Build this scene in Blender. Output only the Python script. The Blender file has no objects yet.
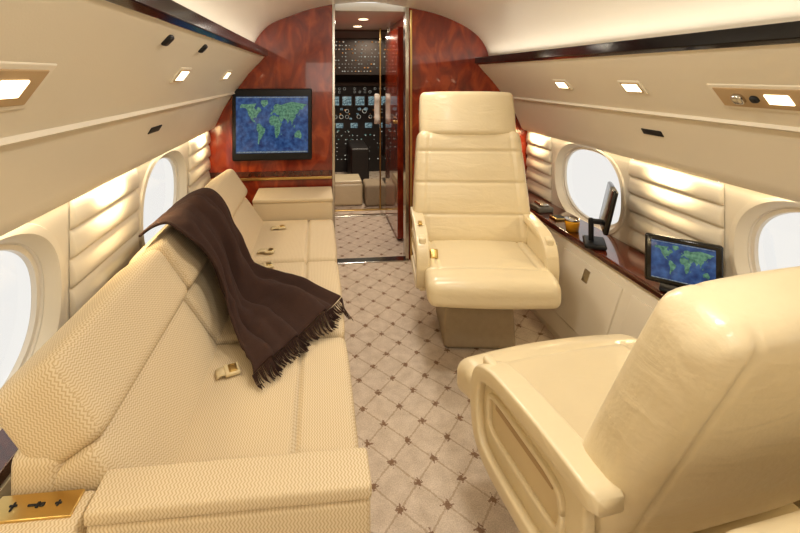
import bpy, bmesh, math, random
from mathutils import Vector, Matrix, noise
random.seed(4)
scene=bpy.context.scene
col=scene.collection
scene.view_settings.view_transform='Standard'
scene.view_settings.exposure=-.02
scene.view_settings.gamma=.90

def S(r,g,b):
    def f(c):
        c/=255.0
        return c/12.92 if c<=0.04045 else ((c+0.055)/1.055)**2.4
    return (f(r),f(g),f(b),1.0)

# ---------------------------------------------------------------- materials
def base_mat(name,color,rough=.5,metal=0,coat=0,spec=None,bump=None,bscale=200,emit=None,estr=0,var=0,vscale=4,bdist=.002,wrinkle=0):
    m=bpy.data.materials.new(name); m.use_nodes=True
    nt=m.node_tree; b=nt.nodes['Principled BSDF']
    b.inputs['Base Color'].default_value=color
    b.inputs['Roughness'].default_value=rough
    b.inputs['Metallic'].default_value=metal
    b.inputs['Coat Weight'].default_value=coat
    b.inputs['Coat Roughness'].default_value=.12
    if spec is not None: b.inputs['Specular IOR Level'].default_value=spec
    if emit:
        b.inputs['Emission Color'].default_value=emit
        b.inputs['Emission Strength'].default_value=estr
    tc=nt.nodes.new('ShaderNodeTexCoord')
    n=nt.nodes.new('ShaderNodeTexNoise'); n.inputs['Scale'].default_value=vscale; n.inputs['Detail'].default_value=3
    nt.links.new(tc.outputs['Object'],n.inputs['Vector'])
    if var:
        mx=nt.nodes.new('ShaderNodeMixRGB'); mx.blend_type='MIX'
        mx.inputs[1].default_value=color
        mx.inputs[2].default_value=(color[0]*(1-var),color[1]*(1-var),color[2]*(1-var),1)
        nt.links.new(n.outputs['Fac'],mx.inputs[0]); nt.links.new(mx.outputs[0],b.inputs['Base Color'])
    if bump:
        n2=nt.nodes.new('ShaderNodeTexNoise'); n2.inputs['Scale'].default_value=bscale; n2.inputs['Detail'].default_value=2
        nt.links.new(tc.outputs['Object'],n2.inputs['Vector'])
        bp=nt.nodes.new('ShaderNodeBump'); bp.inputs['Strength'].default_value=bump; bp.inputs['Distance'].default_value=bdist
        nt.links.new(n2.outputs['Fac'],bp.inputs['Height']); nt.links.new(bp.outputs[0],b.inputs['Normal'])
        if wrinkle:
            n3=nt.nodes.new('ShaderNodeTexNoise'); n3.inputs['Scale'].default_value=8; n3.inputs['Detail'].default_value=4; n3.inputs['Distortion'].default_value=1.2
            mp=nt.nodes.new('ShaderNodeMapping'); mp.inputs['Scale'].default_value=(.55,1.0,1.6)
            nt.links.new(tc.outputs['Object'],mp.inputs[0]); nt.links.new(mp.outputs[0],n3.inputs['Vector'])
            b2=nt.nodes.new('ShaderNodeBump'); b2.inputs['Strength'].default_value=wrinkle; b2.inputs['Distance'].default_value=.02
            nt.links.new(n3.outputs['Fac'],b2.inputs['Height']); nt.links.new(b2.outputs[0],bp.inputs['Normal'])
    return m

M={}
M['wall']=base_mat('cream_wall',S(228,218,197),.42,bump=.1,bscale=300,var=.05)
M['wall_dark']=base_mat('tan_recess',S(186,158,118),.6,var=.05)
M['ceil']=base_mat('ceiling_cream',S(225,217,202),.32,coat=.2,bump=.1,bscale=200,var=.04)
M['leather']=base_mat('cream_leather',S(234,218,182),.30,coat=.12,bump=.25,bscale=90,var=.10,vscale=6,wrinkle=.20)
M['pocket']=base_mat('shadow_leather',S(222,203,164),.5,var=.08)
M['black']=base_mat('black_gloss',S(10,8,9),.12,coat=.3,var=.2)
M['blackm']=base_mat('black_matt',S(16,16,18),.5,var=.2)
M['brass']=base_mat('brass',S(215,185,120),.28,metal=1,var=.08)
M['chrome']=base_mat('chrome',S(205,200,190),.18,metal=1,var=.05)
M['pedestal']=base_mat('pedestal_carpet',S(176,160,135),.95,bump=.8,bscale=250,var=.15,vscale=40)
M['lamp']=base_mat('lamp_lens',S(255,240,205),.3,emit=S(255,240,205),estr=3,var=.01)
M['brown']=base_mat('brown_wool',S(66,41,30),.95,bump=.9,bscale=350,var=.3,vscale=60)
M['yellow']=base_mat('amber_glass',S(240,175,40),.15,coat=.5,var=.1)
M['grey']=base_mat('grey_plastic',S(120,115,105),.4,var=.1)
M['vest']=base_mat('cockpit_grey',S(104,90,78),.6,var=.2)
M['panel']=base_mat('instrument_charcoal',S(54,48,45),.45,var=.3,vscale=12)
M['strap']=base_mat('belt_webbing',S(222,204,162),.8,bump=.6,bscale=300,var=.1)

def N(nt,t,**k):
    n=nt.nodes.new(t)
    for a,v in k.items(): setattr(n,a,v)
    return n
def math_(nt,op,a,b=None,c=None):
    n=N(nt,'ShaderNodeMath',operation=op)
    for i,v in enumerate((a,b,c)):
        if v is None: continue
        if hasattr(v,'links') or hasattr(v,'is_output'): nt.links.new(v,n.inputs[i])
        else: n.inputs[i].default_value=v
    return n.outputs[0]

def wood(name,c1,c2,c3,scale=1.0,det=8,sz=1.4):
    m=bpy.data.materials.new(name); m.use_nodes=True; nt=m.node_tree; b=nt.nodes['Principled BSDF']
    tc=N(nt,'ShaderNodeTexCoord'); mp=N(nt,'ShaderNodeMapping'); mp.inputs['Scale'].default_value=(4*scale,4*scale,sz*scale)
    nt.links.new(tc.outputs['Object'],mp.inputs[0])
    n=N(nt,'ShaderNodeTexNoise'); n.inputs['Scale'].default_value=2.6; n.inputs['Detail'].default_value=det; n.inputs['Distortion'].default_value=1.2
    nt.links.new(mp.outputs[0],n.inputs['Vector'])
    r=N(nt,'ShaderNodeValToRGB'); e=r.color_ramp.elements
    e[0].position=.22; e[0].color=c1; e[1].position=.80; e[1].color=c3
    x=e.new(.5); x.color=c2
    nt.links.new(n.outputs['Fac'],r.inputs[0]); nt.links.new(r.outputs[0],b.inputs['Base Color'])
    b.inputs['Roughness'].default_value=.18; b.inputs['Coat Weight'].default_value=1.0; b.inputs['Coat Roughness'].default_value=.03
    return m
M['wood']=wood('cherry_burl',S(88,23,10),S(132,44,19),S(182,80,34),sz=1.8)
M['ledge']=wood('dark_mahogany',S(42,14,8),S(78,30,16),S(105,50,26),2)

def carpet():
    m=bpy.data.materials.new('diamond_carpet'); m.use_nodes=True; nt=m.node_tree; b=nt.nodes['Principled BSDF']
    tc=N(nt,'ShaderNodeTexCoord'); sp=N(nt,'ShaderNodeSeparateXYZ'); nt.links.new(tc.outputs['Object'],sp.inputs[0])
    x,y=sp.outputs[0],sp.outputs[1]
    s=1/0.17
    u=math_(nt,'MULTIPLY',math_(nt,'ADD',math_(nt,'MULTIPLY',x,1.15),y),s)
    v=math_(nt,'MULTIPLY',math_(nt,'SUBTRACT',math_(nt,'MULTIPLY',x,1.15),y),s)
    fu=math_(nt,'ABSOLUTE',math_(nt,'SUBTRACT',u,math_(nt,'ROUND',u)))
    fv=math_(nt,'ABSOLUTE',math_(nt,'SUBTRACT',v,math_(nt,'ROUND',v)))
    nz=N(nt,'ShaderNodeTexNoise'); nz.inputs['Scale'].default_value=110; nz.inputs['Detail'].default_value=2
    nt.links.new(tc.outputs['Object'],nz.inputs['Vector'])
    jit=math_(nt,'MULTIPLY',math_(nt,'SUBTRACT',nz.outputs['Fac'],.5),.10)
    mn=math_(nt,'ADD',math_(nt,'MINIMUM',fu,fv),jit)
    line=math_(nt,'LESS_THAN',mn,.028)
    dist=math_(nt,'SQRT',math_(nt,'ADD',math_(nt,'POWER',fu,2),math_(nt,'POWER',fv,2)))
    pet=math_(nt,'MULTIPLY',math_(nt,'ABSOLUTE',math_(nt,'SUBTRACT',fu,fv)),.7)
    mot=math_(nt,'LESS_THAN',math_(nt,'ADD',math_(nt,'ADD',dist,pet),math_(nt,'MULTIPLY',jit,5.0)),.15)
    n2=N(nt,'ShaderNodeTexNoise'); n2.inputs['Scale'].default_value=240; n2.inputs['Detail'].default_value=2
    nt.links.new(tc.outputs['Object'],n2.inputs['Vector'])
    n3=N(nt,'ShaderNodeTexNoise'); n3.inputs['Scale'].default_value=22; n3.inputs['Detail'].default_value=3
    nt.links.new(tc.outputs['Object'],n3.inputs['Vector'])
    r=N(nt,'ShaderNodeValToRGB'); r.color_ramp.elements[0].position=.3; r.color_ramp.elements[0].color=S(188,170,150); r.color_ramp.elements[1].position=.7; r.color_ramp.elements[1].color=S(230,216,198)
    mixn=math_(nt,'ADD',math_(nt,'MULTIPLY',n2.outputs['Fac'],.6),math_(nt,'MULTIPLY',n3.outputs['Fac'],.4))
    nt.links.new(mixn,r.inputs[0])
    m1=N(nt,'ShaderNodeMixRGB'); nt.links.new(math_(nt,'MULTIPLY',line,.45),m1.inputs[0]); nt.links.new(r.outputs[0],m1.inputs[1]); m1.inputs[2].default_value=S(158,132,102)
    m2=N(nt,'ShaderNodeMixRGB'); nt.links.new(math_(nt,'MULTIPLY',mot,.75),m2.inputs[0]); nt.links.new(m1.outputs[0],m2.inputs[1]); m2.inputs[2].default_value=S(124,88,60)
    nt.links.new(m2.outputs[0],b.inputs['Base Color']); b.inputs['Roughness'].default_value=.95
    b.inputs['Specular IOR Level'].default_value=.1
    bp=N(nt,'ShaderNodeBump'); bp.inputs['Strength'].default_value=.6; bp.inputs['Distance'].default_value=.004
    nt.links.new(n2.outputs['Fac'],bp.inputs['Height']); nt.links.new(bp.outputs[0],b.inputs['Normal'])
    return m
M['carpet']=carpet()

def fabric():
    m=bpy.data.materials.new('woven_fabric'); m.use_nodes=True; nt=m.node_tree; b=nt.nodes['Principled BSDF']
    tc=N(nt,'ShaderNodeTexCoord'); sp=N(nt,'ShaderNodeSeparateXYZ'); nt.links.new(tc.outputs['Object'],sp.inputs[0])
    sn=N(nt,'ShaderNodeSeparateXYZ'); nt.links.new(tc.outputs['Normal'],sn.inputs[0])
    x,y,z=sp.outputs
    isx=math_(nt,'GREATER_THAN',math_(nt,'ABSOLUTE',sn.outputs[0]),.68)
    isy=math_(nt,'GREATER_THAN',math_(nt,'ABSOLUTE',sn.outputs[1]),.68)
    def sel(f,a,b_):
        return math_(nt,'ADD',math_(nt,'MULTIPLY',f,a),math_(nt,'MULTIPLY',math_(nt,'SUBTRACT',1.0,f),b_))
    p=sel(isx,z,x); t=sel(isy,z,y)
    tri=math_(nt,'PINGPONG',t,.006)
    q=math_(nt,'ADD',p,math_(nt,'MULTIPLY',tri,.7))
    w=math_(nt,'SINE',math_(nt,'MULTIPLY',q,2*math.pi/.0068))
    h=math_(nt,'ADD',math_(nt,'MULTIPLY',w,.42),.5)
    r=N(nt,'ShaderNodeValToRGB'); r.color_ramp.elements[0].position=.05; r.color_ramp.elements[0].color=S(196,173,136); r.color_ramp.elements[1].position=.7; r.color_ramp.elements[1].color=S(222,206,176)
    nt.links.new(h,r.inputs[0]); nt.links.new(r.outputs[0],b.inputs['Base Color'])
    b.inputs['Roughness'].default_value=.8; b.inputs['Specular IOR Level'].default_value=.25
    bp=N(nt,'ShaderNodeBump'); bp.inputs['Strength'].default_value=.3; bp.inputs['Distance'].default_value=.0012
    nt.links.new(h,bp.inputs['Height']); nt.links.new(bp.outputs[0],b.inputs['Normal'])
    return m
M['fabric']=fabric()

def screen_mat(name,c1,c2,st,sc=14,lo=.35,hi=.65):
    m=bpy.data.materials.new(name); m.use_nodes=True; nt=m.node_tree; b=nt.nodes['Principled BSDF']
    tc=N(nt,'ShaderNodeTexCoord'); n=N(nt,'ShaderNodeTexNoise'); n.inputs['Scale'].default_value=sc; n.inputs['Detail'].default_value=6
    nt.links.new(tc.outputs['Object'],n.inputs['Vector'])
    r=N(nt,'ShaderNodeValToRGB'); r.color_ramp.elements[0].position=lo; r.color_ramp.elements[0].color=c1; r.color_ramp.elements[1].position=hi; r.color_ramp.elements[1].color=c2
    nt.links.new(n.outputs['Fac'],r.inputs[0]); nt.links.new(r.outputs[0],b.inputs['Emission Color'])
    b.inputs['Base Color'].default_value=(0,0,0,1); b.inputs['Emission Strength'].default_value=st; b.inputs['Roughness'].default_value=.15
    return m
M['ocean']=screen_mat('screen_ocean',S(22,44,94),S(72,108,156),.9,32,.28,.72)
M['land']=screen_mat('screen_land',S(32,84,72),S(122,166,136),.95,70,.28,.72)
M['bar']=screen_mat('screen_bar',S(90,110,130),S(170,180,180),.7,120)
M['efis']=screen_mat('flight_display',S(30,50,70),S(150,175,175),.95,60)
M['dim']=screen_mat('white_glow',S(120,122,116),S(210,206,190),.85)
M['amb']=screen_mat('amber_glow',S(150,90,40),S(220,160,100),.85)
M['grn']=screen_mat('teal_glow',S(50,84,84),S(120,160,146),.75)

def glass():
    m=bpy.data.materials.new('window_glass'); m.use_nodes=True; nt=m.node_tree
    for n in list(nt.nodes): nt.nodes.remove(n)
    o=N(nt,'ShaderNodeOutputMaterial'); mx=N(nt,'ShaderNodeMixShader'); t=N(nt,'ShaderNodeBsdfTransparent'); g=N(nt,'ShaderNodeBsdfGlossy')
    t.inputs[0].default_value=(.86,.86,.85,1); g.inputs['Roughness'].default_value=.05; mx.inputs[0].default_value=.06
    nt.links.new(t.outputs[0],mx.inputs[1]); nt.links.new(g.outputs[0],mx.inputs[2]); nt.links.new(mx.outputs[0],o.inputs[0])
    return m
M['glass']=glass()

# ---------------------------------------------------------------- geometry helpers
def finish(o,parent=None,label=None,category=None,kind=None,group=None):
    if parent is not None: o.parent=parent
    if label: o['label']=label
    if category: o['category']=category
    if kind: o['kind']=kind
    if group: o['group']=group
    return o
def mk(name,verts,faces,mat,parent=None,smooth=False,loc=(0,0,0),rot=(0,0,0),mat4=None,**k):
    me=bpy.data.meshes.new(name); me.from_pydata([tuple(v) for v in verts],[],faces); me.update()
    bm=bmesh.new(); bm.from_mesh(me); bmesh.ops.remove_doubles(bm,verts=bm.verts,dist=1e-5)
    bmesh.ops.recalc_face_normals(bm,faces=bm.faces); bm.to_mesh(me); bm.free()
    for p in me.polygons: p.use_smooth=smooth
    me.materials.append(M[mat] if isinstance(mat,str) else mat)
    o=bpy.data.objects.new(name,me); col.objects.link(o)
    if mat4 is not None: o.matrix_local=mat4
    else: o.location=loc; o.rotation_euler=rot
    return finish(o,parent,**k)
def empty(name,loc,rotz=0,**k):
    o=bpy.data.objects.new(name,None); o.empty_display_size=.1; col.objects.link(o)
    o.location=loc; o.rotation_euler=(0,0,rotz)
    return finish(o,None,**k)
def rounded(name,half,r,mat,parent=None,n=(10,10,10),fn=None,loc=(0,0,0),rot=(0,0,0),mat4=None,**k):
    hx,hy,hz=half; r=min(r,hx*.999,hy*.999,hz*.999)
    def axis(h,cnt):
        a=[-h+r*(1-math.cos(math.pi/2*i/4)) for i in range(4)]
        mid=[-(h-r)+2*(h-r)*i/cnt for i in range(cnt+1)]
        return a+mid+[-q for q in reversed(a)]
    ax=[axis(hx,n[0]),axis(hy,n[1]),axis(hz,n[2])]
    verts=[];faces=[]
    H=(hx,hy,hz)
    for d in range(3):
        a,b=[i for i in range(3) if i!=d]
        for sgn in (-1,1):
            st=len(verts); A=ax[a];B=ax[b]
            for i in A:
                for j in B:
                    p=[0,0,0]; p[a]=i;p[b]=j;p[d]=sgn*H[d]
                    c=[max(-(H[q]-r),min(H[q]-r,p[q])) for q in range(3)]
                    v=Vector(p)-Vector(c)
                    if v.length>1e-9:
                        v=v.normalized()*r
                    verts.append(Vector(c)+v)
            nb=len(B)
            for i in range(len(A)-1):
                for j in range(nb-1):
                    faces.append((st+i*nb+j,st+(i+1)*nb+j,st+(i+1)*nb+j+1,st+i*nb+j+1))
    if fn: verts=[Vector(fn(v.x,v.y,v.z)) for v in verts]
    return mk(name,verts,faces,mat,parent,True,loc,rot,mat4,**k)
def prism(name,pts,y0,y1,mat,parent=None,bev=0,axis='y',**k):
    """closed profile pts (x,z) extruded along y"""
    bm=bmesh.new()
    if axis=='y': a=[bm.verts.new((p[0],y0,p[1])) for p in pts]; b=[bm.verts.new((p[0],y1,p[1])) for p in pts]
    else: a=[bm.verts.new((y0,p[0],p[1])) for p in pts]; b=[bm.verts.new((y1,p[0],p[1])) for p in pts]
    bm.faces.new(a); bm.faces.new(b)
    for i in range(len(pts)): j=(i+1)%len(pts); bm.faces.new((a[i],a[j],b[j],b[i]))
    bmesh.ops.recalc_face_normals(bm,faces=bm.faces)
    if bev: bmesh.ops.bevel(bm,geom=list(bm.edges),offset=bev,segments=3,profile=.5,affect='EDGES')
    me=bpy.data.meshes.new(name); bm.to_mesh(me); bm.free()
    me.materials.append(M[mat]); o=bpy.data.objects.new(name,me); col.objects.link(o)
    return finish(o,parent,**k)
def box(name,x0,x1,y0,y1,z0,z1,mat,parent=None,bev=0,**k):
    return prism(name,[(x0,z0),(x1,z0),(x1,z1),(x0,z1)],y0,y1,mat,parent,bev,**k)
def strip(name,pts,y0,y1,mat,ny=1,smooth=True,**k):
    v=[];f=[]
    for i in range(ny+1):
        y=y0+(y1-y0)*i/ny
        v+=[(p[0],y,p[1]) for p in pts]
    n=len(pts)
    for i in range(ny):
        for j in range(n-1): f.append((i*n+j,i*n+j+1,(i+1)*n+j+1,(i+1)*n+j))
    o=mk(name,v,f,mat,None,smooth,**k)
    o.data.set_sharp_from_angle(angle=math.radians(35))
    return o
def sweep(name,path,hw,ht,mat,parent,x0=0,e=.6,xs=None,**k):
    v=[];f=[];ns=28;n=len(path)
    for i,(y,z) in enumerate(path):
        a=path[max(i-1,0)];b=path[min(i+1,n-1)]
        t=Vector((b[0]-a[0],b[1]-a[1])).normalized(); nn=Vector((-t.y,t.x))
        s=1
        if i==0 or i==n-1: s=.75
        for q in range(ns):
            an=2*math.pi*q/ns; c=math.cos(an);d=math.sin(an)
            cx=math.copysign(abs(c)**e,c)*hw*s; cd=math.copysign(abs(d)**e,d)*ht*s
            v.append((x0+cx,y+nn.x*cd,z+nn.y*cd))
    for i in range(n-1):
        for q in range(ns):
            q2=(q+1)%ns; f.append((i*ns+q,i*ns+q2,(i+1)*ns+q2,(i+1)*ns+q))
    f.append(tuple(range(ns))); f.append(tuple((n-1)*ns+q for q in range(ns)))
    return mk(name,v,f,mat,parent,True,**k)
def smoothpath(p,n=6):
    out=[]
    for i in range(len(p)-1):
        p0=p[max(i-1,0)];p1=p[i];p2=p[i+1];p3=p[min(i+2,len(p)-1)]
        for s in range(n):
            t=s/n
            out.append(tuple(.5*((2*p1[q])+(-p0[q]+p2[q])*t+(2*p0[q]-5*p1[q]+4*p2[q]-p3[q])*t*t+(-p0[q]+3*p1[q]-3*p2[q]+p3[q])*t**3) for q in range(len(p1))))
    out.append(tuple(p[-1])); return out

YB=3.2; Y0=-1.3; YC=6.5
DZ=.050
# ---------------------------------------------------------------- floor
mk('floor',[(-1.25,Y0,0),(1.25,Y0,0),(1.25,YC,0),(-1.25,YC,0)],[(0,1,2,3)],'carpet',kind='structure')
# ---------------------------------------------------------------- valences, ceiling
VR=[(.84,1.44),(.77,1.44),(.762,1.42),(.80,1.375),(.88,1.29),(.968,1.182),(.962,1.170),(.988,1.162),(1.05,1.06),(1.09,.975),(1.105,.94),(1.125,.925),(1.22,.925)]
VL=[(-x,z+(DZ if z>1.2 else .035)) for x,z in VR]
strip('trim_1',VR,Y0,YB,'wall',kind='structure')
strip('trim_2',VL,Y0,YB,'wall',kind='structure')
half=[(.86,1.42),(.845,1.50),(.80,1.585),(.72,1.66),(.60,1.725),(.45,1.78),(.25,1.82),(0,1.835)]
cp=[(-x,z+(.035 if x>.7 else .02)) for x,z in half]+[(x,z) for x,z in reversed(half[:-1])]
cp=smoothpath(cp,3)
strip('ceiling',cp,Y0,YB,'ceil',kind='structure')
prism('trim_3',[(.744,1.420),(.764,1.408),(.768,1.458),(.747,1.462)],Y0,YB-.002,'black',bev=.003,kind='structure')
prism('trim_4',[(-.744,1.420+DZ),(-.764,1.408+DZ),(-.768,1.458+DZ),(-.747,1.462+DZ)],Y0,YB-.002,'black',bev=.003,kind='structure')

def vmat(side,y,x):
    """frame on the sloped side panel: local x along the cabin, z = into the cabin"""
    P=[(p[0],p[1]) for p in (VR if side>0 else VL)]
    ax=abs(x)
    for i in range(3,len(P)-1):
        a,b=P[i],P[i+1]
        if i in (5,6): continue
        if abs(a[0])<=ax<=abs(b[0]):
            f=(ax-abs(a[0]))/(abs(b[0])-abs(a[0])); z=a[1]+(b[1]-a[1])*f
            t=Vector((b[0]-a[0],0,b[1]-a[1])).normalized()
            break
    n=Vector((t.z*side,0,-t.x*side)) if side>0 else Vector((-t.z,0,t.x))
    if n.x*side>0: n=-n
    X=Vector((0,1,0)); Y=n.cross(X)
    m=Matrix((X,Y,n)).transposed().to_4x4(); m.translation=Vector((side*ax,y,z)); return m

# ---------------------------------------------------------------- side walls with window openings
def sup(a,e=2.4):
    c,s=math.cos(a),math.sin(a)
    return math.copysign(abs(c)**(2/e),c),math.copysign(abs(s)**(2/e),s)
def side_wall(name,side,wins,zc,zb,zt):
    v=[];f=[];X=1.15*side; hw,hh=.31,.225; R=.40
    def quad(ya,yb,z0,z1):
        s=len(v); v.extend([(X,ya,z0),(X,yb,z0),(X,yb,z1),(X,ya,z1)]); f.append((s,s+1,s+2,s+3))
    y=Y0
    for w in wins:
        quad(y,w-R,zb,zt); y=w+R
        n=64; st=len(v); rings=5
        for k in range(n):
            a=2*math.pi*k/n; c,s=math.cos(a),math.sin(a)
            hz_t=zt-zc; hz_b=zc-zb; hz=hz_t if s>=0 else hz_b
            m=max(abs(c)/R,abs(s)/hz); v.append((X,w+c/m,zc+s/m))
        for (gx,dx) in ((.040,0),(.034,-.008),(.012,-.010),(0,.006),(-.008,.025)):
            for k in range(n):
                a=2*math.pi*k/n; c,s=sup(a)
                v.append((X+side*dx,w+c*(hw+gx),zc+s*min(hh+gx, (zt-zc-.002))))
        for r in range(rings):
            for k in range(n):
                k2=(k+1)%n; f.append((st+r*n+k,st+r*n+k2,st+(r+1)*n+k2,st+(r+1)*n+k))
    quad(y,YB,zb,zt)
    o=mk(name,v,f,'wall',None,True,kind='structure')
    o.data.set_sharp_from_angle(angle=math.radians(30))
    return o
WR=[-.07,1.20,2.47]; WL=[-.22,1.07,2.33]
side_wall('wall_right',1,WR,.69,.40,.94)
side_wall('wall_left',-1,WL,.71,.40,.975)
wi=1
for side,ws,zc in ((1,WR,.69),(-1,WL,.71)):
    for w in ws:
        n=64; v=[];f=[]
        for (gx,dx) in ((.0,.023),(-.010,.028),(-.012,.034),(-.024,.036),(-.026,.05)):
            for k in range(n):
                c,s=sup(2*math.pi*k/n); v.append((side*(1.15+dx),w+c*(.31+gx),zc+s*(.225+gx)))
        for r in range(4):
            for k in range(n):
                k2=(k+1)%n; f.append((r*n+k,r*n+k2,(r+1)*n+k2,(r+1)*n+k))
        win=mk('window_%d'%wi,v,f,'ceil',None,True,kind='structure')
        win.data.set_sharp_from_angle(angle=math.radians(30))
        gv=[(side*1.199,w+sup(2*math.pi*k/n)[0]*.286,zc+sup(2*math.pi*k/n)[1]*.201) for k in range(n)]
        mk('window_pane',gv,[tuple(range(n))],'glass',win)
        wi+=1
ti=5
def ribs(side,ya,yb,z0,z1):
    global ti
    nr=5; h=(z1-z0)/nr; pts=[(side*1.149,z1)]
    for i in range(nr):
        zt=z1-i*h
        for q,(dx,fz) in enumerate(((.002,.01),(.009,.10),(.015,.32),(.019,.58),(.020,.80),(.015,.92),(.002,.985))):
            pts.append((side*(1.15-dx),zt-h*fz))
    pts.append((side*1.149,z0))
    cx=side*1.149; v=[];f=[]
    ys=[(ya,.05),(ya+.003,.7),(ya+.008,1),(yb-.008,1),(yb-.003,.7),(yb,.05)]
    for y,s in ys: v+=[(cx+(p[0]-cx)*s,y,p[1]) for p in pts]
    n=len(pts)
    for i in range(len(ys)-1):
        for j in range(n-1): f.append((i*n+j,i*n+j+1,(i+1)*n+j+1,(i+1)*n+j))
    o=mk('trim_%d'%ti,v,f,'wall',None,True,kind='structure'); ti+=1
    o.data.set_sharp_from_angle(angle=math.radians(50))
for ya,yb in ((2.85,3.19),(1.57,2.09),(.30,.82)): ribs(1,ya,yb,.485,.915)
for ya,yb in ((2.71,3.19),(1.45,1.95),(.16,.68)): ribs(-1,ya,yb,.50,.95)

# ---------------------------------------------------------------- lower walls / ledges
prism('wall_right_lower',[(.955,.45),(1.2,.45),(1.2,0),(.80,0),(.80,.03)],Y0,YB-.001,'wall',kind='structure')
prism('wall_left_lower',[(-1.06,.46),(-1.2,.46),(-1.2,0),(-1.04,0)],Y0,YB-.001,'wall',kind='structure')
prism('side_ledge',[(.935,.452),(1.148,.452),(1.148,.482),(.94,.482),(.932,.475)],Y0+.01,YB-.004,'ledge',bev=.004,label='long dark glossy mahogany side ledge under the cabin windows',category='ledge')
prism('side_ledge',[(-1.065,.462),(-1.148,.462),(-1.148,.492),(-1.065,.492)],1.0,YB-.004,'ledge',bev=.004,label='dark glossy mahogany side ledge behind the sofa',category='ledge')
sl=Vector((.955-.80,0,.42)).normalized()
def dmat(y,z):
    X=Vector((0,-1,0)); Y=sl; n=X.cross(Y)
    if n.x>0: n=-n; X=-X
    m=Matrix((X,Y,n)).transposed().to_4x4(); m.translation=Vector((.80+(z-.03)*(.155/.42),y,z)); return m
for i,y in enumerate((2.62,2.08,1.55)):
    e=rounded('door_%d'%(i+1),(.235,.155,.008),.005,'wall',mat4=dmat(y,.25),n=(4,4,1),kind='structure')
    rounded('latch',(.022,.03,.004),.003,'chrome',e,n=(2,2,1),loc=(.0,.10,.008))

# ---------------------------------------------------------------- bulkhead
lp=[(-1.22,0),(-.295,0),(-.295,1.9),(-1.22,1.9)]
rp=[(.25,0),(1.22,0),(1.22,1.9),(.25,1.9)]
def twoprism(name,A,B,y0,y1,mat):
    v=[];f=[]
    for P in (A,B):
        s=len(v); n=len(P)
        v+=[(p[0],y0,p[1]) for p in P]+[(p[0],y1,p[1]) for p in P]
        f.append(tuple(range(s,s+n))); f.append(tuple(range(s+n,s+2*n)))
        for i in range(n): f.append((s+i,s+(i+1)%n,s+n+(i+1)%n,s+n+i))
    return mk(name,v,f,mat,kind='structure')
twoprism('wall_front',lp,rp,YB,YB+.06,'wood')
box('trim_11',-.298,-.278,YB-.012,YB+.07,0,1.84,'chrome',bev=.003,kind='structure')
box('trim_12',.228,.253,YB-.012,YB+.07,0,1.84,'chrome',bev=.003,kind='structure')
box('trim_13',.262,.275,YB-.02,YB-.001,0,1.80,'brass',bev=.003,kind='structure')
box('trim_14',-1.15,-.30,YB-.012,YB-.0005,.60,.618,'brass',bev=.003,kind='structure')
box('trim_15',-1.15,-.30,YB-.007,YB-.0005,.625,.66,'ledge',bev=.003,kind='structure')
box('trim_16',-.29,.25,YB-.03,YB+.05,.001,.008,'chrome',bev=.002,kind='structure')
# corridor
box('wall_corridor_left',-.36,-.30,YB+.06,YC,0,1.9,'wood',kind='structure')
box('wall_corridor_right',.29,.35,YB+.06,4.35,0,1.9,'wood',kind='structure')
box('trim_17',.275,.30,4.33,4.37,0,1.85,'chrome',bev=.004,kind='structure')
box('wall_cockpit_right',.95,1.0,4.35,YC,0,1.9,'vest',kind='structure')
box('wall_cockpit_rear',.35,.95,4.35,4.40,0,1.9,'vest',kind='structure')
box('wall_cockpit_end',-.4,1.0,YC,YC+.05,0,1.9,'vest',kind='structure')
box('ceiling_corridor',-.36,1.0,YB+.06,4.6,1.80,1.86,'ceil',kind='structure')
box('ceiling_cockpit',-.36,1.0,4.6,YC,1.78,1.86,'vest',kind='structure')
box('trim_18',-.30,.30,4.22,4.27,.001,.01,'chrome',bev=.002,kind='structure')
box('trim_19',-.30,.30,4.40,4.44,.001,.01,'brass',bev=.002,kind='structure')
box('wall_rear',-1.25,1.25,Y0-.05,Y0,0,1.9,'wall',kind='structure')
# cockpit instruments
def speckles(name,parent,mat,x0,x1,z0,z1,y,cols,rows,prob,rad,slope=0,ring=False):
    v=[];f=[]
    for r in range(rows):
        for c in range(cols):
            if random.random()>prob: continue
            cx=x0+(c+.5+(0 if ring else random.uniform(-.2,.2)))*(x1-x0)/cols; cz=z0+(r+.5)*(z1-z0)/rows
            s=len(v); n=16 if ring else (8 if random.random()<.5 else 4); rr=rad*(random.uniform(.8,1.1) if ring else random.uniform(.5,1.3))
            for q in range(n):
                a=2*math.pi*(q+.5)/n; zz=cz+rr*math.sin(a)*(1 if ring else .8)
                v.append((cx+rr*math.cos(a),y+(zz-z0)*slope,zz))
            if ring:
                for q in range(n):
                    a=2*math.pi*(q+.5)/n; zz=cz+rr*.78*math.sin(a); v.append((cx+rr*.78*math.cos(a),y+(zz-z0)*slope,zz))
                for q in range(n): f.append((s+q,s+(q+1)%n,s+n+(q+1)%n,s+n+q))
            else: f.append(tuple(range(s,s+n)))
    mk(name,v,f,mat,parent,kind='stuff')
ip=empty('instrument_panel',(.1,6.2,0),label='dark cockpit instrument panel with glowing flight displays',category='instrument panel')
box('panel_body',-.40,.80,0,.2,.0,1.20,'panel',ip,bev=.01)
box('glare_shield',-.40,.80,-.12,.02,1.19,1.24,'vest',ip,bev=.01)
for i,x in enumerate((-.27,-.10,.08,.26,.44)):
    rounded('display_bezel',(.078,.006,.078),.005,'vest',ip,n=(1,1,1),loc=(x,-.003,.98))
    rounded('flight_display',(.062,.006,.062),.005,'efis',ip,n=(1,1,1),loc=(x,-.006,.98))
for i,x in enumerate((-.20,.0,.2,.4)):
    rounded('flight_display',(.05,.006,.035),.005,'efis',ip,n=(1,1,1),loc=(x,-.004,.64))
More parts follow.
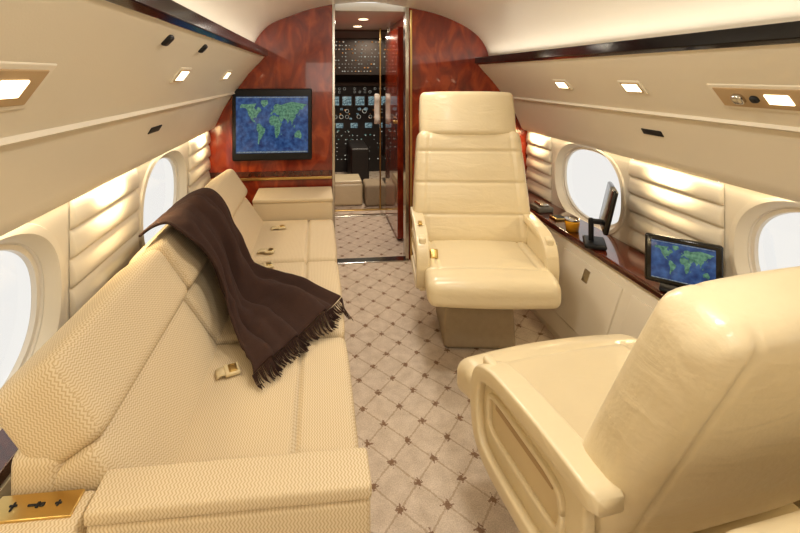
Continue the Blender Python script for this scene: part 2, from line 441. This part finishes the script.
speckles('gauge_cluster',ip,'dim',-.38,.75,1.08,1.17,-.006,16,2,.8,.018,ring=True)
speckles('gauge_cluster',ip,'dim',-.38,.75,.72,.88,-.008,14,2,.6,.030,ring=True)
speckles('gauge_cluster',ip,'amb',-.38,.75,.72,.88,-.006,20,3,.4,.012)
speckles('gauge_cluster',ip,'efis',-.38,.75,.70,.90,-.007,9,3,.35,.026)
speckles('gauge_cluster',ip,'grn',-.38,.75,.30,.60,-.006,18,5,.35,.014)
speckles('gauge_cluster',ip,'dim',-.38,.75,.15,.58,-.008,20,8,.5,.011)
op=empty('overhead_panel',(.05,5.6,1.34),label='cockpit overhead switch panel with small lit switches',category='switch panel')
prism('panel_body',[(-.02,0),(-.17,.44),(-.10,.46),(.04,0)],-.36,.60,'panel',op,axis='x')
speckles('switch_cluster',op,'dim',-.33,.55,.02,.42,-.032,22,9,.6,.010,slope=-.341)
speckles('switch_cluster',op,'amb',-.33,.55,.02,.42,-.034,22,9,.2,.010,slope=-.341)
speckles('gauge_cluster',op,'dim',-.33,.55,.10,.36,-.036,10,2,.8,.026,slope=-.341,ring=True)
def pseat(x,y,lab):
    e=empty('pilot_seat',(x,y,0),label=lab,category='seat')
    rounded('seat_back',(.2,.06,.30),.05,'blackm',e,n=(3,2,3),loc=(0,-.2,.72))
    rounded('seat',(.2,.2,.07),.05,'blackm',e,n=(3,3,2),loc=(0,.0,.42))
    rounded('pedestal',(.12,.12,.18),.02,'vest',e,n=(1,1,1),loc=(0,.0,.18))
    rounded('headrest',(.11,.04,.07),.03,'wall_dark',e,n=(2,2,2),loc=(0,-.2,1.09))
pseat(.56,5.45,'dark pilot seat with tan headrest')
cc=box('center_console',.0,.22,5.4,6.15,0,.45,'panel',bev=.02,label='dark cockpit centre console between the pilot seats',category='console')
o=rounded('step_box',(.16,.18,.115),.03,'leather',n=(3,3,3),loc=(-.10,4.75,.115),label='low cream upholstered step box at the cockpit entrance',category='step')
rounded('cushion_top',(.15,.17,.02),.015,'leather',o,n=(3,3,1),loc=(0,0,.12))
o=rounded('step_box',(.11,.16,.11),.03,'pedestal',n=(3,3,3),loc=(.19,4.68,.11),label='small beige carpeted step box beside the wood partition',category='step')
o=box('partition_door',.235,.283,3.55,4.20,.02,1.72,'wood',bev=.006,label='glossy cherry wood partition door folded along the corridor',category='door')
rounded('handle',(.012,.03,.012),.005,'brass',o,n=(1,1,1),loc=(.225,3.64,.95))
post=box('trim_20',.212,.226,4.43,4.445,0,1.8,'brass',bev=.003,kind='structure')
def hfn(x,y,z): return (x,y-.02*math.exp(-((abs(z)-.10)/.03)**2),z)
rounded('telephone_handset',(.028,.018,.15),.016,'ceil',post,n=(2,2,14),fn=hfn,loc=(.182,4.41,1.0),label='cream telephone handset')

# ---------------------------------------------------------------- fixtures on the side panels
def reading(side,y,x):
    o=rounded('reading_light',(.065,.034,.006),.005,'wall',mat4=vmat(side,y,x),n=(2,2,1),label='cream rectangular reading light set in the sloping side panel',category='reading light',group='overhead reading lights')
    rounded('lens',(.045,.020,.004),.003,'lamp',o,n=(2,2,1),loc=(0,0,.006))
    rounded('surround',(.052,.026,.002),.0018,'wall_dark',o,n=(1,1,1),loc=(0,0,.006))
for y in (2.25,1.72): reading(1,y,.885)
for y in (2.45,1.66): reading(-1,y,.885)
def tray(side,y,x):
    o=empty('service_tray',(0,0,0),label='recessed service tray with reading light and air nozzle',category='service panel',group='overhead service trays'); o.matrix_local=vmat(side,y,x)
    rounded('tray_frame',(.15,.05,.005),.004,'wall',o,n=(2,2,1))
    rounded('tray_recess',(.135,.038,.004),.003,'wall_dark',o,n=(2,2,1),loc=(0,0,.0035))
    rounded('lens',(.035,.018,.004),.003,'lamp',o,n=(2,2,1),loc=(-side*.06,0,.007))
    rounded('air_nozzle',(.018,.018,.014),.012,'chrome',o,n=(2,2,2),loc=(side*.06,0,.012))
    rounded('air_nozzle',(.012,.012,.010),.009,'blackm',o,n=(2,2,2),loc=(side*.01,0,.010))
tray(1,1.20,.90); tray(-1,.72,.90)
def slot(side,y,x):
    o=rounded('air_slot',(.058,.014,.004),.003,'blackm',mat4=vmat(side,y,x),n=(2,2,1),label='black rectangular air slot in the cream side panel',category='air vent',group='air slots')
slot(1,1.80,1.035); slot(-1,1.84,1.035)
for y in (1.25,1.62):
    rounded('air_nozzle',(.018,.018,.01),.009,'blackm',mat4=vmat(-1,y,.80),n=(2,2,2),label='small round black air nozzle beside the dark trim',category='air nozzle',group='round air nozzles')
for (x,y) in ((-.02,3.75),(-.02,4.3)):
    o=mk('downlight',[(x+.04*math.cos(a*math.pi/12),y+.04*math.sin(a*math.pi/12),1.797) for a in range(24)],[tuple(range(24))],'lamp',label='small round recessed ceiling downlight in the corridor',category='downlight',group='corridor downlights')

# ---------------------------------------------------------------- world map screens
CONT=[[(-165,65),(-155,71),(-125,70),(-95,72),(-80,73),(-85,66),(-93,60),(-88,56),(-80,52),(-77,60),(-72,62),(-62,60),(-55,52),(-60,47),(-66,45),(-75,38),(-81,31),(-80,25),(-84,30),(-97,27),(-97,20),(-90,21),(-88,16),(-83,10),(-78,8),(-85,12),(-95,16),(-105,20),(-112,30),(-118,34),(-124,42),(-125,49),(-135,58),(-150,60),(-162,58)],
[(-55,82),(-25,83),(-20,72),(-42,60),(-52,66),(-60,76)],
[(-78,8),(-70,12),(-60,9),(-50,1),(-35,-6),(-39,-17),(-48,-26),(-57,-36),(-65,-42),(-68,-54),(-74,-50),(-72,-35),(-70,-20),(-80,-6)],
[(-16,15),(-16,25),(-8,33),(10,37),(20,32),(32,31),(36,22),(43,12),(51,11),(40,-3),(40,-15),(33,-26),(26,-34),(18,-34),(12,-18),(13,-5),(9,4),(-7,5)],
[(-9,37),(-9,43),(-1,46),(2,51),(8,54),(10,58),(5,61),(15,69),(28,71),(45,67),(70,72),(100,77),(140,73),(178,68),(162,60),(155,52),(142,54),(135,44),(127,38),(121,40),(121,30),(110,21),(105,10),(101,3),(98,16),(90,22),(80,8),(73,20),(66,25),(57,26),(59,22),(45,13),(35,28),(36,36),(27,37),(23,37),(18,42),(12,44),(3,43),(0,38)],
[(114,-22),(130,-12),(137,-12),(142,-11),(153,-27),(147,-38),(135,-34),(116,-34)],
[(-8,51),(-3,58),(1,52)],[(131,33),(140,36),(142,44),(137,37)],[(96,4),(104,-5),(101,-2)],[(109,1),(117,6),(117,-3),(111,-3)],[(167,-46),(174,-41),(178,-38),(173,-43)],[(44,-24),(50,-16),(47,-25)]]
def world_map(parent,w,h,off):
    """screen plane is local xz facing -y"""
    rounded('screen',(w,.002,h),.0015,'ocean',parent,n=(1,1,1),loc=(0,off,0),label='glowing screen showing a blue ocean map')
    v=[];f=[]
    for c in CONT:
        s=len(v)
        for lo,la in c: v.append((lo/185*w,0,(la-10)/80*h*.92+h*.04))
        f.append(tuple(range(s,s+len(c))))
    me=bpy.data.meshes.new('map_landmass'); me.from_pydata(v,[],f); me.materials.append(M['land'])
    o=bpy.data.objects.new('map_landmass',me); col.objects.link(o); o.parent=parent; o.location=(0,off-.0035,0)
    rounded('status_bar',(w*.98,.001,h*.025),.0008,'bar',parent,n=(1,1,1),loc=(0,off-.004,-h*.96))
    rounded('status_bar',(w*.98,.001,h*.018),.0008,'bar',parent,n=(1,1,1),loc=(0,off-.004,h*.97))
tv=empty('television',(-.712,YB,.99),label='flat black framed screen showing a world map on the wood bulkhead',category='television')
rounded('television_frame',(.272,.02,.248),.012,'blackm',tv,n=(2,1,2),loc=(0,-.021,0))
world_map(tv,.245,.195,-.0425)
mo=empty('monitor',(1.01,1.61,.483),math.radians(-43),label='small black monitor showing a world map on the wood ledge',category='monitor')
rounded('monitor_frame',(.125,.012,.092),.010,'black',mo,n=(2,1,2),loc=(0,0,.118),rot=(math.radians(-8),0,0))
sub=empty('display',(0,-.013,.120)); sub.parent=mo; sub.rotation_euler=(math.radians(-8),0,0)
world_map(sub,.102,.072,-.002)
rounded('monitor_neck',(.025,.012,.035),.008,'blackm',mo,n=(1,1,1),loc=(0,.025,.042))
rounded('monitor_base',(.075,.045,.007),.006,'blackm',mo,n=(2,2,1),loc=(0,.01,.008))
fm=empty('swivel_monitor',(1.0,2.10,.483),math.radians(-28),label='black monitor on a short swivel arm seen edge on',category='monitor')
rounded('monitor_frame',(.012,.11,.11),.010,'black',fm,n=(1,2,2),loc=(.03,.0,.195),rot=(0,math.radians(12),0))
rounded('swivel_arm',(.035,.012,.012),.008,'blackm',fm,n=(1,1,1),loc=(-.01,.0,.12))
rounded('swivel_arm',(.012,.012,.06),.008,'blackm',fm,n=(1,1,1),loc=(-.045,.0,.075))
rounded('monitor_base',(.05,.07,.012),.010,'blackm',fm,n=(2,2,1),loc=(-.03,.0,.0135))
def lathe(name,prof,mat,parent=None,loc=(0,0,0),**k):
    n=28;v=[];f=[]
    for r,z in prof:
        v+=[(r*math.cos(2*math.pi*i/n),r*math.sin(2*math.pi*i/n),z) for i in range(n)]
    for j in range(len(prof)-1):
        for i in range(n): f.append((j*n+i,j*n+(i+1)%n,(j+1)*n+(i+1)%n,(j+1)*n+i))
    f.append(tuple(range(n))); f.append(tuple((len(prof)-1)*n+i for i in range(n)))
    return mk(name,v,f,mat,parent,True,loc,**k)
g=lathe('tumbler',[(.032,0),(.038,.045),(.038,.055)],'yellow',loc=(.985,2.33,.483),label='low tumbler of amber orange drink on the wood ledge',category='glass')
lathe('rim',[(.038,.055),(.040,.064),(.038,.065),(.036,.056)],'chrome',g)
o=rounded('control_box',(.05,.06,.016),.008,'grey',n=(2,2,1),loc=(1.0,2.70,.4985),label='grey handset control box lying on the wood ledge',category='remote control')
rounded('handset',(.028,.045,.010),.008,'chrome',o,n=(2,2,1),loc=(0,0,.024))
o=rounded('cup_holder',(.04,.04,.006),.005,'brass',n=(2,2,1),loc=(1.02,2.53,.4885),label='brass cup holder ring set on the wood ledge',category='cup holder')
rounded('well',(.03,.03,.002),.0015,'blackm',o,n=(2,2,1),loc=(0,0,.006))

# ---------------------------------------------------------------- sofa
XF=-.305
so=empty('sofa',(-.65,1.9,0),label='three-seat sofa in cream woven zigzag fabric along the cabin wall',category='sofa')
def sofa_part(name,half,r,c,rot=(0,0,0),**k):
    return rounded(name,half,r,'fabric',so,loc=(c[0]+.65,c[1]-1.9,c[2]),rot=rot,**k)
sofa_part('sofa_base',(.315,.965,.15),.02,(-.66,1.90,.152))
YS=[.935,1.58,2.225,2.865]
seam=lambda v,s,w,a: a*math.exp(-((v-s)/w)**2)
for i in range(3):
    ya,yb=YS[i],YS[i+1]; yc=(ya+yb)/2; hy=(yb-ya)/2-.009
    def fs(x,y,z,hy=hy):
        p=(1-(y/hy)**6)*(1-(x/.235)**2*.5)
        if z>0: z+=.014*p-seam(x,.085,.006,.018)
        if x>.2: x+=.006*(1-(y/hy)**4)
        return (x,y,z)
    sofa_part('seat_cushion',(.235,hy,.062),.022,(XF-.235,yc,.362),fn=fs,n=(56,20,4))
    ang=math.radians(-34)
    def fb(x,y,z,hy=hy):
        e=(1-abs(y/hy)**8)
        if x>0: x+=.014*e*(1-(z/.15)**4*.7)-.002
        return (x,y,z)
    sofa_part('back_cushion',(.06,hy-.002,.136),.024,(-.825,yc,.446),rot=(0,ang,0),fn=fb,n=(4,20,10))
    def fh(x,y,z,hy=hy):
        e=(1-abs(y/hy)**8)
        if x>0: x+=.014*e*(1-(z/.11)**4*.7)-.002
        if z>0: z+=.008*e-.004
        return (x,y,z)
    sofa_part('head_bolster',(.078,hy-.002,.098),.032,(-.940,yc,.644),rot=(0,ang,0),fn=fh,n=(6,20,10))
sofa_part('sofa_back_frame',(.05,.96,.26),.03,(-.955,1.90,.33),n=(2,6,4))
def arm(c,half):
    a=sofa_part('sofa_arm',half,.012,c,n=(6,4,6))
    return a
arm((-.555,.885,.268),(.255,.045,.264))
sofa_part('arm_top_pad',(.257,.047,.014),.008,(-.555,.885,.546),n=(6,3,1))
arm((-.555,3.02,.268),(.25,.150,.264))
sofa_part('arm_top_pad',(.252,.155,.012),.008,(-.555,3.02,.540),n=(6,3,1))
sc=rounded('side_console',(.165,.10,.262),.02,'fabric',n=(5,4,6),loc=(-.982,.835,.264),label='fabric covered side console box at the sofa end',category='side console')
rounded('control_plate',(.075,.027,.003),.0025,'brass',sc,n=(2,2,1),loc=(.060,.062,.2635),label='engraved brass control plate')
def mark(dx,dy,hx,hy): rounded('button',(hx,hy,.002),.0015,'blackm',sc,n=(1,1,1),loc=(.060+dx,.062+dy,.2665))
mark(-.040,0,.002,.009); mark(-.040,.002,.007,.002)
mark(-.006,0,.008,.002); mark(.004,.0,.003,.006); mark(.012,.0,.004,.004)
mark(.040,0,.006,.002); mark(.040,0,.002,.006)
def belt(x,y,z,rz,L=.11,s=1):
    e=empty('seat_belt',(x,y,z),rz,label='cream seat belt with gold buckle lying on the sofa seat',category='seat belt',group='sofa seat belts')
    v=[];f=[];n=10
    for i in range(n+1):
        t=i/n; zz=.006+.006*math.sin(t*math.pi)
        v+=[(-L*t,-.020,zz),(-L*t,.020,zz)]
    for i in range(n): f.append((2*i,2*i+1,2*i+3,2*i+2))
    st=mk('strap',v,f,'strap',e,True)
    md=st.modifiers.new('t','SOLIDIFY'); md.thickness=.004
    rounded('buckle',(.022,.026,.005),.004,'strap',e,n=(2,2,1),loc=(.012,0,.008))
    rounded('release_lever',(.012,.018,.003),.002,'brass',e,n=(1,1,1),loc=(.014,0,.013))
    for dy in (-.012,.012): rounded('stitch_bar',(.008,.002,.001),.0008,'brass',e,n=(1,1,1),loc=(.014,dy,.016))
belt(-.668,1.385,.437,.35,.035)
belt(-.64,2.13,.438,.25,.05); belt(-.65,2.31,.438,-.1,.05); belt(-.62,2.66,.438,.2,.05)

# ---------------------------------------------------------------- throw blanket
rows=[((-1.02,1.635,.760),(-1.02,2.12,.755)),((-.975,1.62,.788),(-.97,2.15,.783)),((-.915,1.62,.790),(-.91,2.16,.785)),((-.850,1.64,.722),(-.845,2.14,.718)),((-.795,1.65,.62),(-.79,2.09,.62)),
((-.735,1.58,.525),(-.73,2.02,.53)),((-.67,1.48,.468),(-.665,1.96,.475)),((-.63,1.38,.455),(-.50,1.88,.470)),((-.60,1.31,.448),(-.325,1.75,.455))]
NC=64
def rowpts(L,R,s):
    out=[]
    for c in range(NC+1):
        t=c/NC; p=Vector(L).lerp(Vector(R),t)
        amp=.006+.010*min(1,s)
        fold=amp*(1+math.sin(t*19+s*1.3+1.4*math.sin(s*3)))+amp*.45*(1+math.sin(t*43+s*2.1))
        fold+=.030*math.exp(-((t-.50-.12*s)/.08)**2)*min(1,s)+.022*math.exp(-((t-.2+.05*s)/.06)**2)*min(1,s)+.020*math.exp(-((t-.8+.12*s)/.05)**2)*min(1,s)
        nz=noise.noise(Vector((p.x*9,p.y*9,s*2)))+.5*noise.noise(Vector((p.x*22,p.y*22,4)))
        fold+=max(-.004,.024*nz)*min(1,.45+s)
        p+=Vector((.6,0,.75))*fold*(.85 if s<.9 else .8)
        p.y+=.016*math.sin(s*9+t*3)+.014*noise.noise(Vector((s*4,t*2,9)))
        out.append(p)
    return out
RL=smoothpath([a for a,b in rows],7); RR=smoothpath([b for a,b in rows],7)
v=[];f=[];nr=len(RL)
for i in range(nr): v+=rowpts(RL[i],RR[i],i/(nr-1)*1.6)
for i in range(nr-1):
    for c in range(NC): a=i*(NC+1)+c; f.append((a,a+1,a+NC+2,a+NC+1))
th=mk('throw_blanket',v,f,'brown',None,True,label='dark brown fringed wool throw draped over the sofa back and seat',category='blanket')
md=th.modifiers.new('t','SOLIDIFY'); md.thickness=.010; md.offset=1
md=th.modifiers.new('s','SUBSURF'); md.levels=1; md.render_levels=1
fv=[];ff=[]
last=v[-(NC+1):]
for k in range(170):
    t=k/169*NC; i=min(int(t),NC-1); p=last[i].lerp(last[i+1],t-i)
    d=Vector((.63,-.60,0)).normalized()
    d=(d+Vector((random.uniform(-.25,.25),random.uniform(-.25,.25),0))).normalized()
    L=random.uniform(.034,.056); w=.0020; side=Vector((-d.y,d.x,0))*w; s=len(fv)
    for q in range(5):
        tt=q/4; c=p+d*L*tt; z0=p.z+(.448-p.z)*min(1,tt*1.6)
        if c.x>XF: z0=.445-(c.x-XF)*1.2
        c.z=z0
        fv+=[c-side*(1-.5*tt),c+Vector((0,0,w*1.3)),c+side*(1-.5*tt)]
    for q in range(4):
        a=s+q*3; ff+=[(a,a+1,a+4,a+3),(a+1,a+2,a+5,a+4),(a+2,a,a+3,a+5)]
mk('fringe',fv,ff,'brown',th,False,kind='stuff')

# ---------------------------------------------------------------- club chairs
def chair(loc,rz,head,label):
    e=empty('club_chair',(loc[0],loc[1],0),rz,label=label,category='armchair',group='cream leather club chairs')
    rounded('pedestal',(.165,.17,.135),.02,'pedestal',e,n=(3,3,3),loc=(-.01,.075,.137),fn=lambda x,y,z:(x*(1.06-.3*(z+.135)),y*(1.0-.2*(z+.135)),z),label='beige carpeted pedestal')
    rounded('swivel_plate',(.16,.17,.02),.01,'chrome',e,n=(2,2,1),loc=(0,.06,.285))
    rounded('seat_pan',(.26,.21,.04),.035,'leather',e,n=(4,4,2),loc=(0,.02,.325))
    SW=.290 if head else .325; SD=.255 if head else .29
    def fs(x,y,z):
        if z>0: z+=.014*(1-(x/SW)**2)*(1-(y/SD)**2*.4)-seam(y,-SD+.11,.005,.010)-seam(abs(x),.225,.005,.008)*(1 if y>-SD+.11 else 0)
        if y<-.15: z-= (-.15-y)**2*2.0
        if y<-.2: y-=.016*(1-(x/SW)**2)
        return (x,y,z)
    rounded('seat_cushion',(SW,SD,.056),.038,'leather',e,n=(56,60,4),loc=(0,.165-SD,.394),fn=fs)
    H=.31 if head else .315
    top=-.12 if head else -.08
    def fb(x,y,z):
        w=1.05+top*(max(0,z+H)/(2*H))**1.5
        if z>.2: w-=(z-.2)**2*(1.0 if head else 1.0)
        z0=z
        if not head: z-=.035*(abs(x)/.3)**4*max(0,z)/.3
        k=max(-1.0,min(1.0,y/.04))       # front/back weight, continuous around the edge
        if k<0:
            d=0
            if head:
                d=seam(z0,.19,.005,.010)+seam(z0,.02,.005,.010)+seam(z0,-.145,.005,.010)
                for zz in (.105,-.06,-.23,.265): d-=.004*math.exp(-((z0-zz)/.06)**2)
            d+=seam(abs(x),.235,.005,.005)
            y+=(d-.008*(1-(x/.3)**2)-.018*(abs(x)/.3)**4)*(-k)
        else:
            y-=(seam(abs(x),.235,.005,.006)+.014*(abs(x)/.3)**3)*k
        return (x*w,y,z)
    rounded('backrest',(.305,.068 if head else .060,H),.05 if head else .045,'leather',e,n=(64,3,72),loc=(0,.235 if head else .278,.715 if head else .70),rot=(math.radians(-12 if head else -24),0,0),fn=fb)
    if head:
        def fh(x,y,z):
            w=1.0-.18*max(0,z)
            return (x*w,y-(.008*(1-(x/.24)**2) if y<0 else 0)+.02*(abs(x)/.24)**4*(1 if y<0 else 0),z)
        rounded('headrest',(.270,.064,.124),.028,'leather',e,n=(12,3,8),loc=(0,.297,1.110),rot=(math.radians(-12),0,0),fn=fh)
        rounded('rear_shell',(.29,.06,.17),.055,'leather',e,n=(8,3,6),loc=(0,.335,.40),rot=(math.radians(-8),0,0))
    else:
        rounded('rear_shell',(.36,.07,.19),.06,'leather',e,n=(8,3,6),loc=(.0,.49,.535),rot=(math.radians(-8),0,0))
    AX=.295 if head else .332
    cw,ch=(.030,.020) if head else (.036,.021)
    for sx in (-1,1):
        path=smoothpath([(.27,.572),(.12,.575),(.0,.570),(-.10,.558),(-.165,.528),(-.188,.47),(-.188,.41),(-.165,.352),(-.10,.328),(.05,.325),(.20,.328)],5)
        sweep('armrest',path,cw,ch,'leather',e,x0=sx*AX,e=.26)
        web=cw-(.013 if head else .022)
        rounded('arm_panel',(web,.20,.125),.010,'leather',e,n=(2,6,4),loc=(sx*AX,.02,.445))
        ox=AX+web
        wl=[]
        for q in range(61):
            a=2*math.pi*q/60; c,s=sup(a,5); wl.append((.015+c*.145,.458+s*.052))
        sweep('arm_pocket_welt',wl,.010,.007,'leather',e,x0=sx*(ox+.002))
        rounded('arm_pocket',(.003,.138,.046),.0028,'pocket',e,n=(1,2,2),loc=(sx*(ox-.0015),.015,.458),label='recessed shaded pocket in the arm')
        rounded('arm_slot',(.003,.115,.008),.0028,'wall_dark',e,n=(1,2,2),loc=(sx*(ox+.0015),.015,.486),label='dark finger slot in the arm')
        if sx<0 and head: rounded('arm_control',(.010,.022,.003),.002,'brass',e,n=(1,2,1),loc=(sx*AX,-.04,.597),rot=(math.radians(3),0,0),label='brass recline control')
    if head: rounded('belt_buckle',(.020,.008,.022),.006,'brass',e,n=(2,1,2),loc=(-.235,-.11,.47),rot=(math.radians(-25),0,0))
    return e
chair((.405,2.20),math.radians(-8),True,'cream leather swivel club chair with tall headrest facing aft')
chair((.41,1.05),math.radians(187),False,'cream leather club chair without headrest seen from behind')

# ---------------------------------------------------------------- lights
def area(name,loc,rot,sx,sy,w,c=(1,.82,.6)):
    l=bpy.data.lights.new(name,'AREA'); l.shape='RECTANGLE'; l.size=sx; l.size_y=sy; l.energy=w; l.color=c
    o=bpy.data.objects.new(name,l); col.objects.link(o); o.location=loc; o.rotation_euler=rot; return o
L=YB-Y0-.1; ym=(YB+Y0)/2
for s,dz,pools in ((1,0,(3.02,1.83,.56)),(-1,.03,(2.95,1.70,.42))):
    area('cove_light',(s*.80,ym,1.465+(0 if s>0 else DZ)),(0,math.radians(180-s*20),0),.035,L,3.3,(1,.94,.82))
    area('wash_light',(s*1.128,ym,.922+dz*1.2),(0,math.radians(-s*4),0),.02,L,1.5,(1,.86,.62))
    for y in pools:
        area('pool_light',(s*1.10,y,.920+dz*1.2),(0,math.radians(s*6),0),.03,.16,1.9,(1,.82,.52))
for y in (-.6,.45,1.5,2.4):
    area('ceiling_fill',(0,y,1.815),(0,0,0),.20,.15,6.8,(1,.95,.87))  # added fill for even cabin brightness, out of view, no fixture modelled
area('aft_fill',(0,Y0+.05,1.3),(math.radians(80),0,0),1.2,.5,3.6,(1,.95,.88))  # unseen fill added behind the camera, not a cabin lamp
area('corridor_light',(-.02,3.75,1.79),(0,0,0),.15,.15,8,(1,.92,.8))
area('cockpit_fill',(.2,5.2,1.77),(0,0,0),.2,.2,18,(1,.88,.70))  # warm fill added to brighten the cockpit, stands for no lamp
w=bpy.data.worlds.new('w'); scene.world=w; w.use_nodes=True
bg=w.node_tree.nodes['Background']; bg.inputs[0].default_value=(1,.985,.96,1); bg.inputs[1].default_value=1.1

# ---------------------------------------------------------------- camera
cd=bpy.data.cameras.new('camera'); cam=bpy.data.objects.new('camera',cd); col.objects.link(cam)
cam.location=(-.40,0,1.33); cam.rotation_euler=(math.radians(90),0,math.radians(-6))
cd.sensor_width=36; cd.lens=20.25; cd.shift_x=35/800; cd.shift_y=-191/800; cd.clip_start=.02
scene.camera=cam
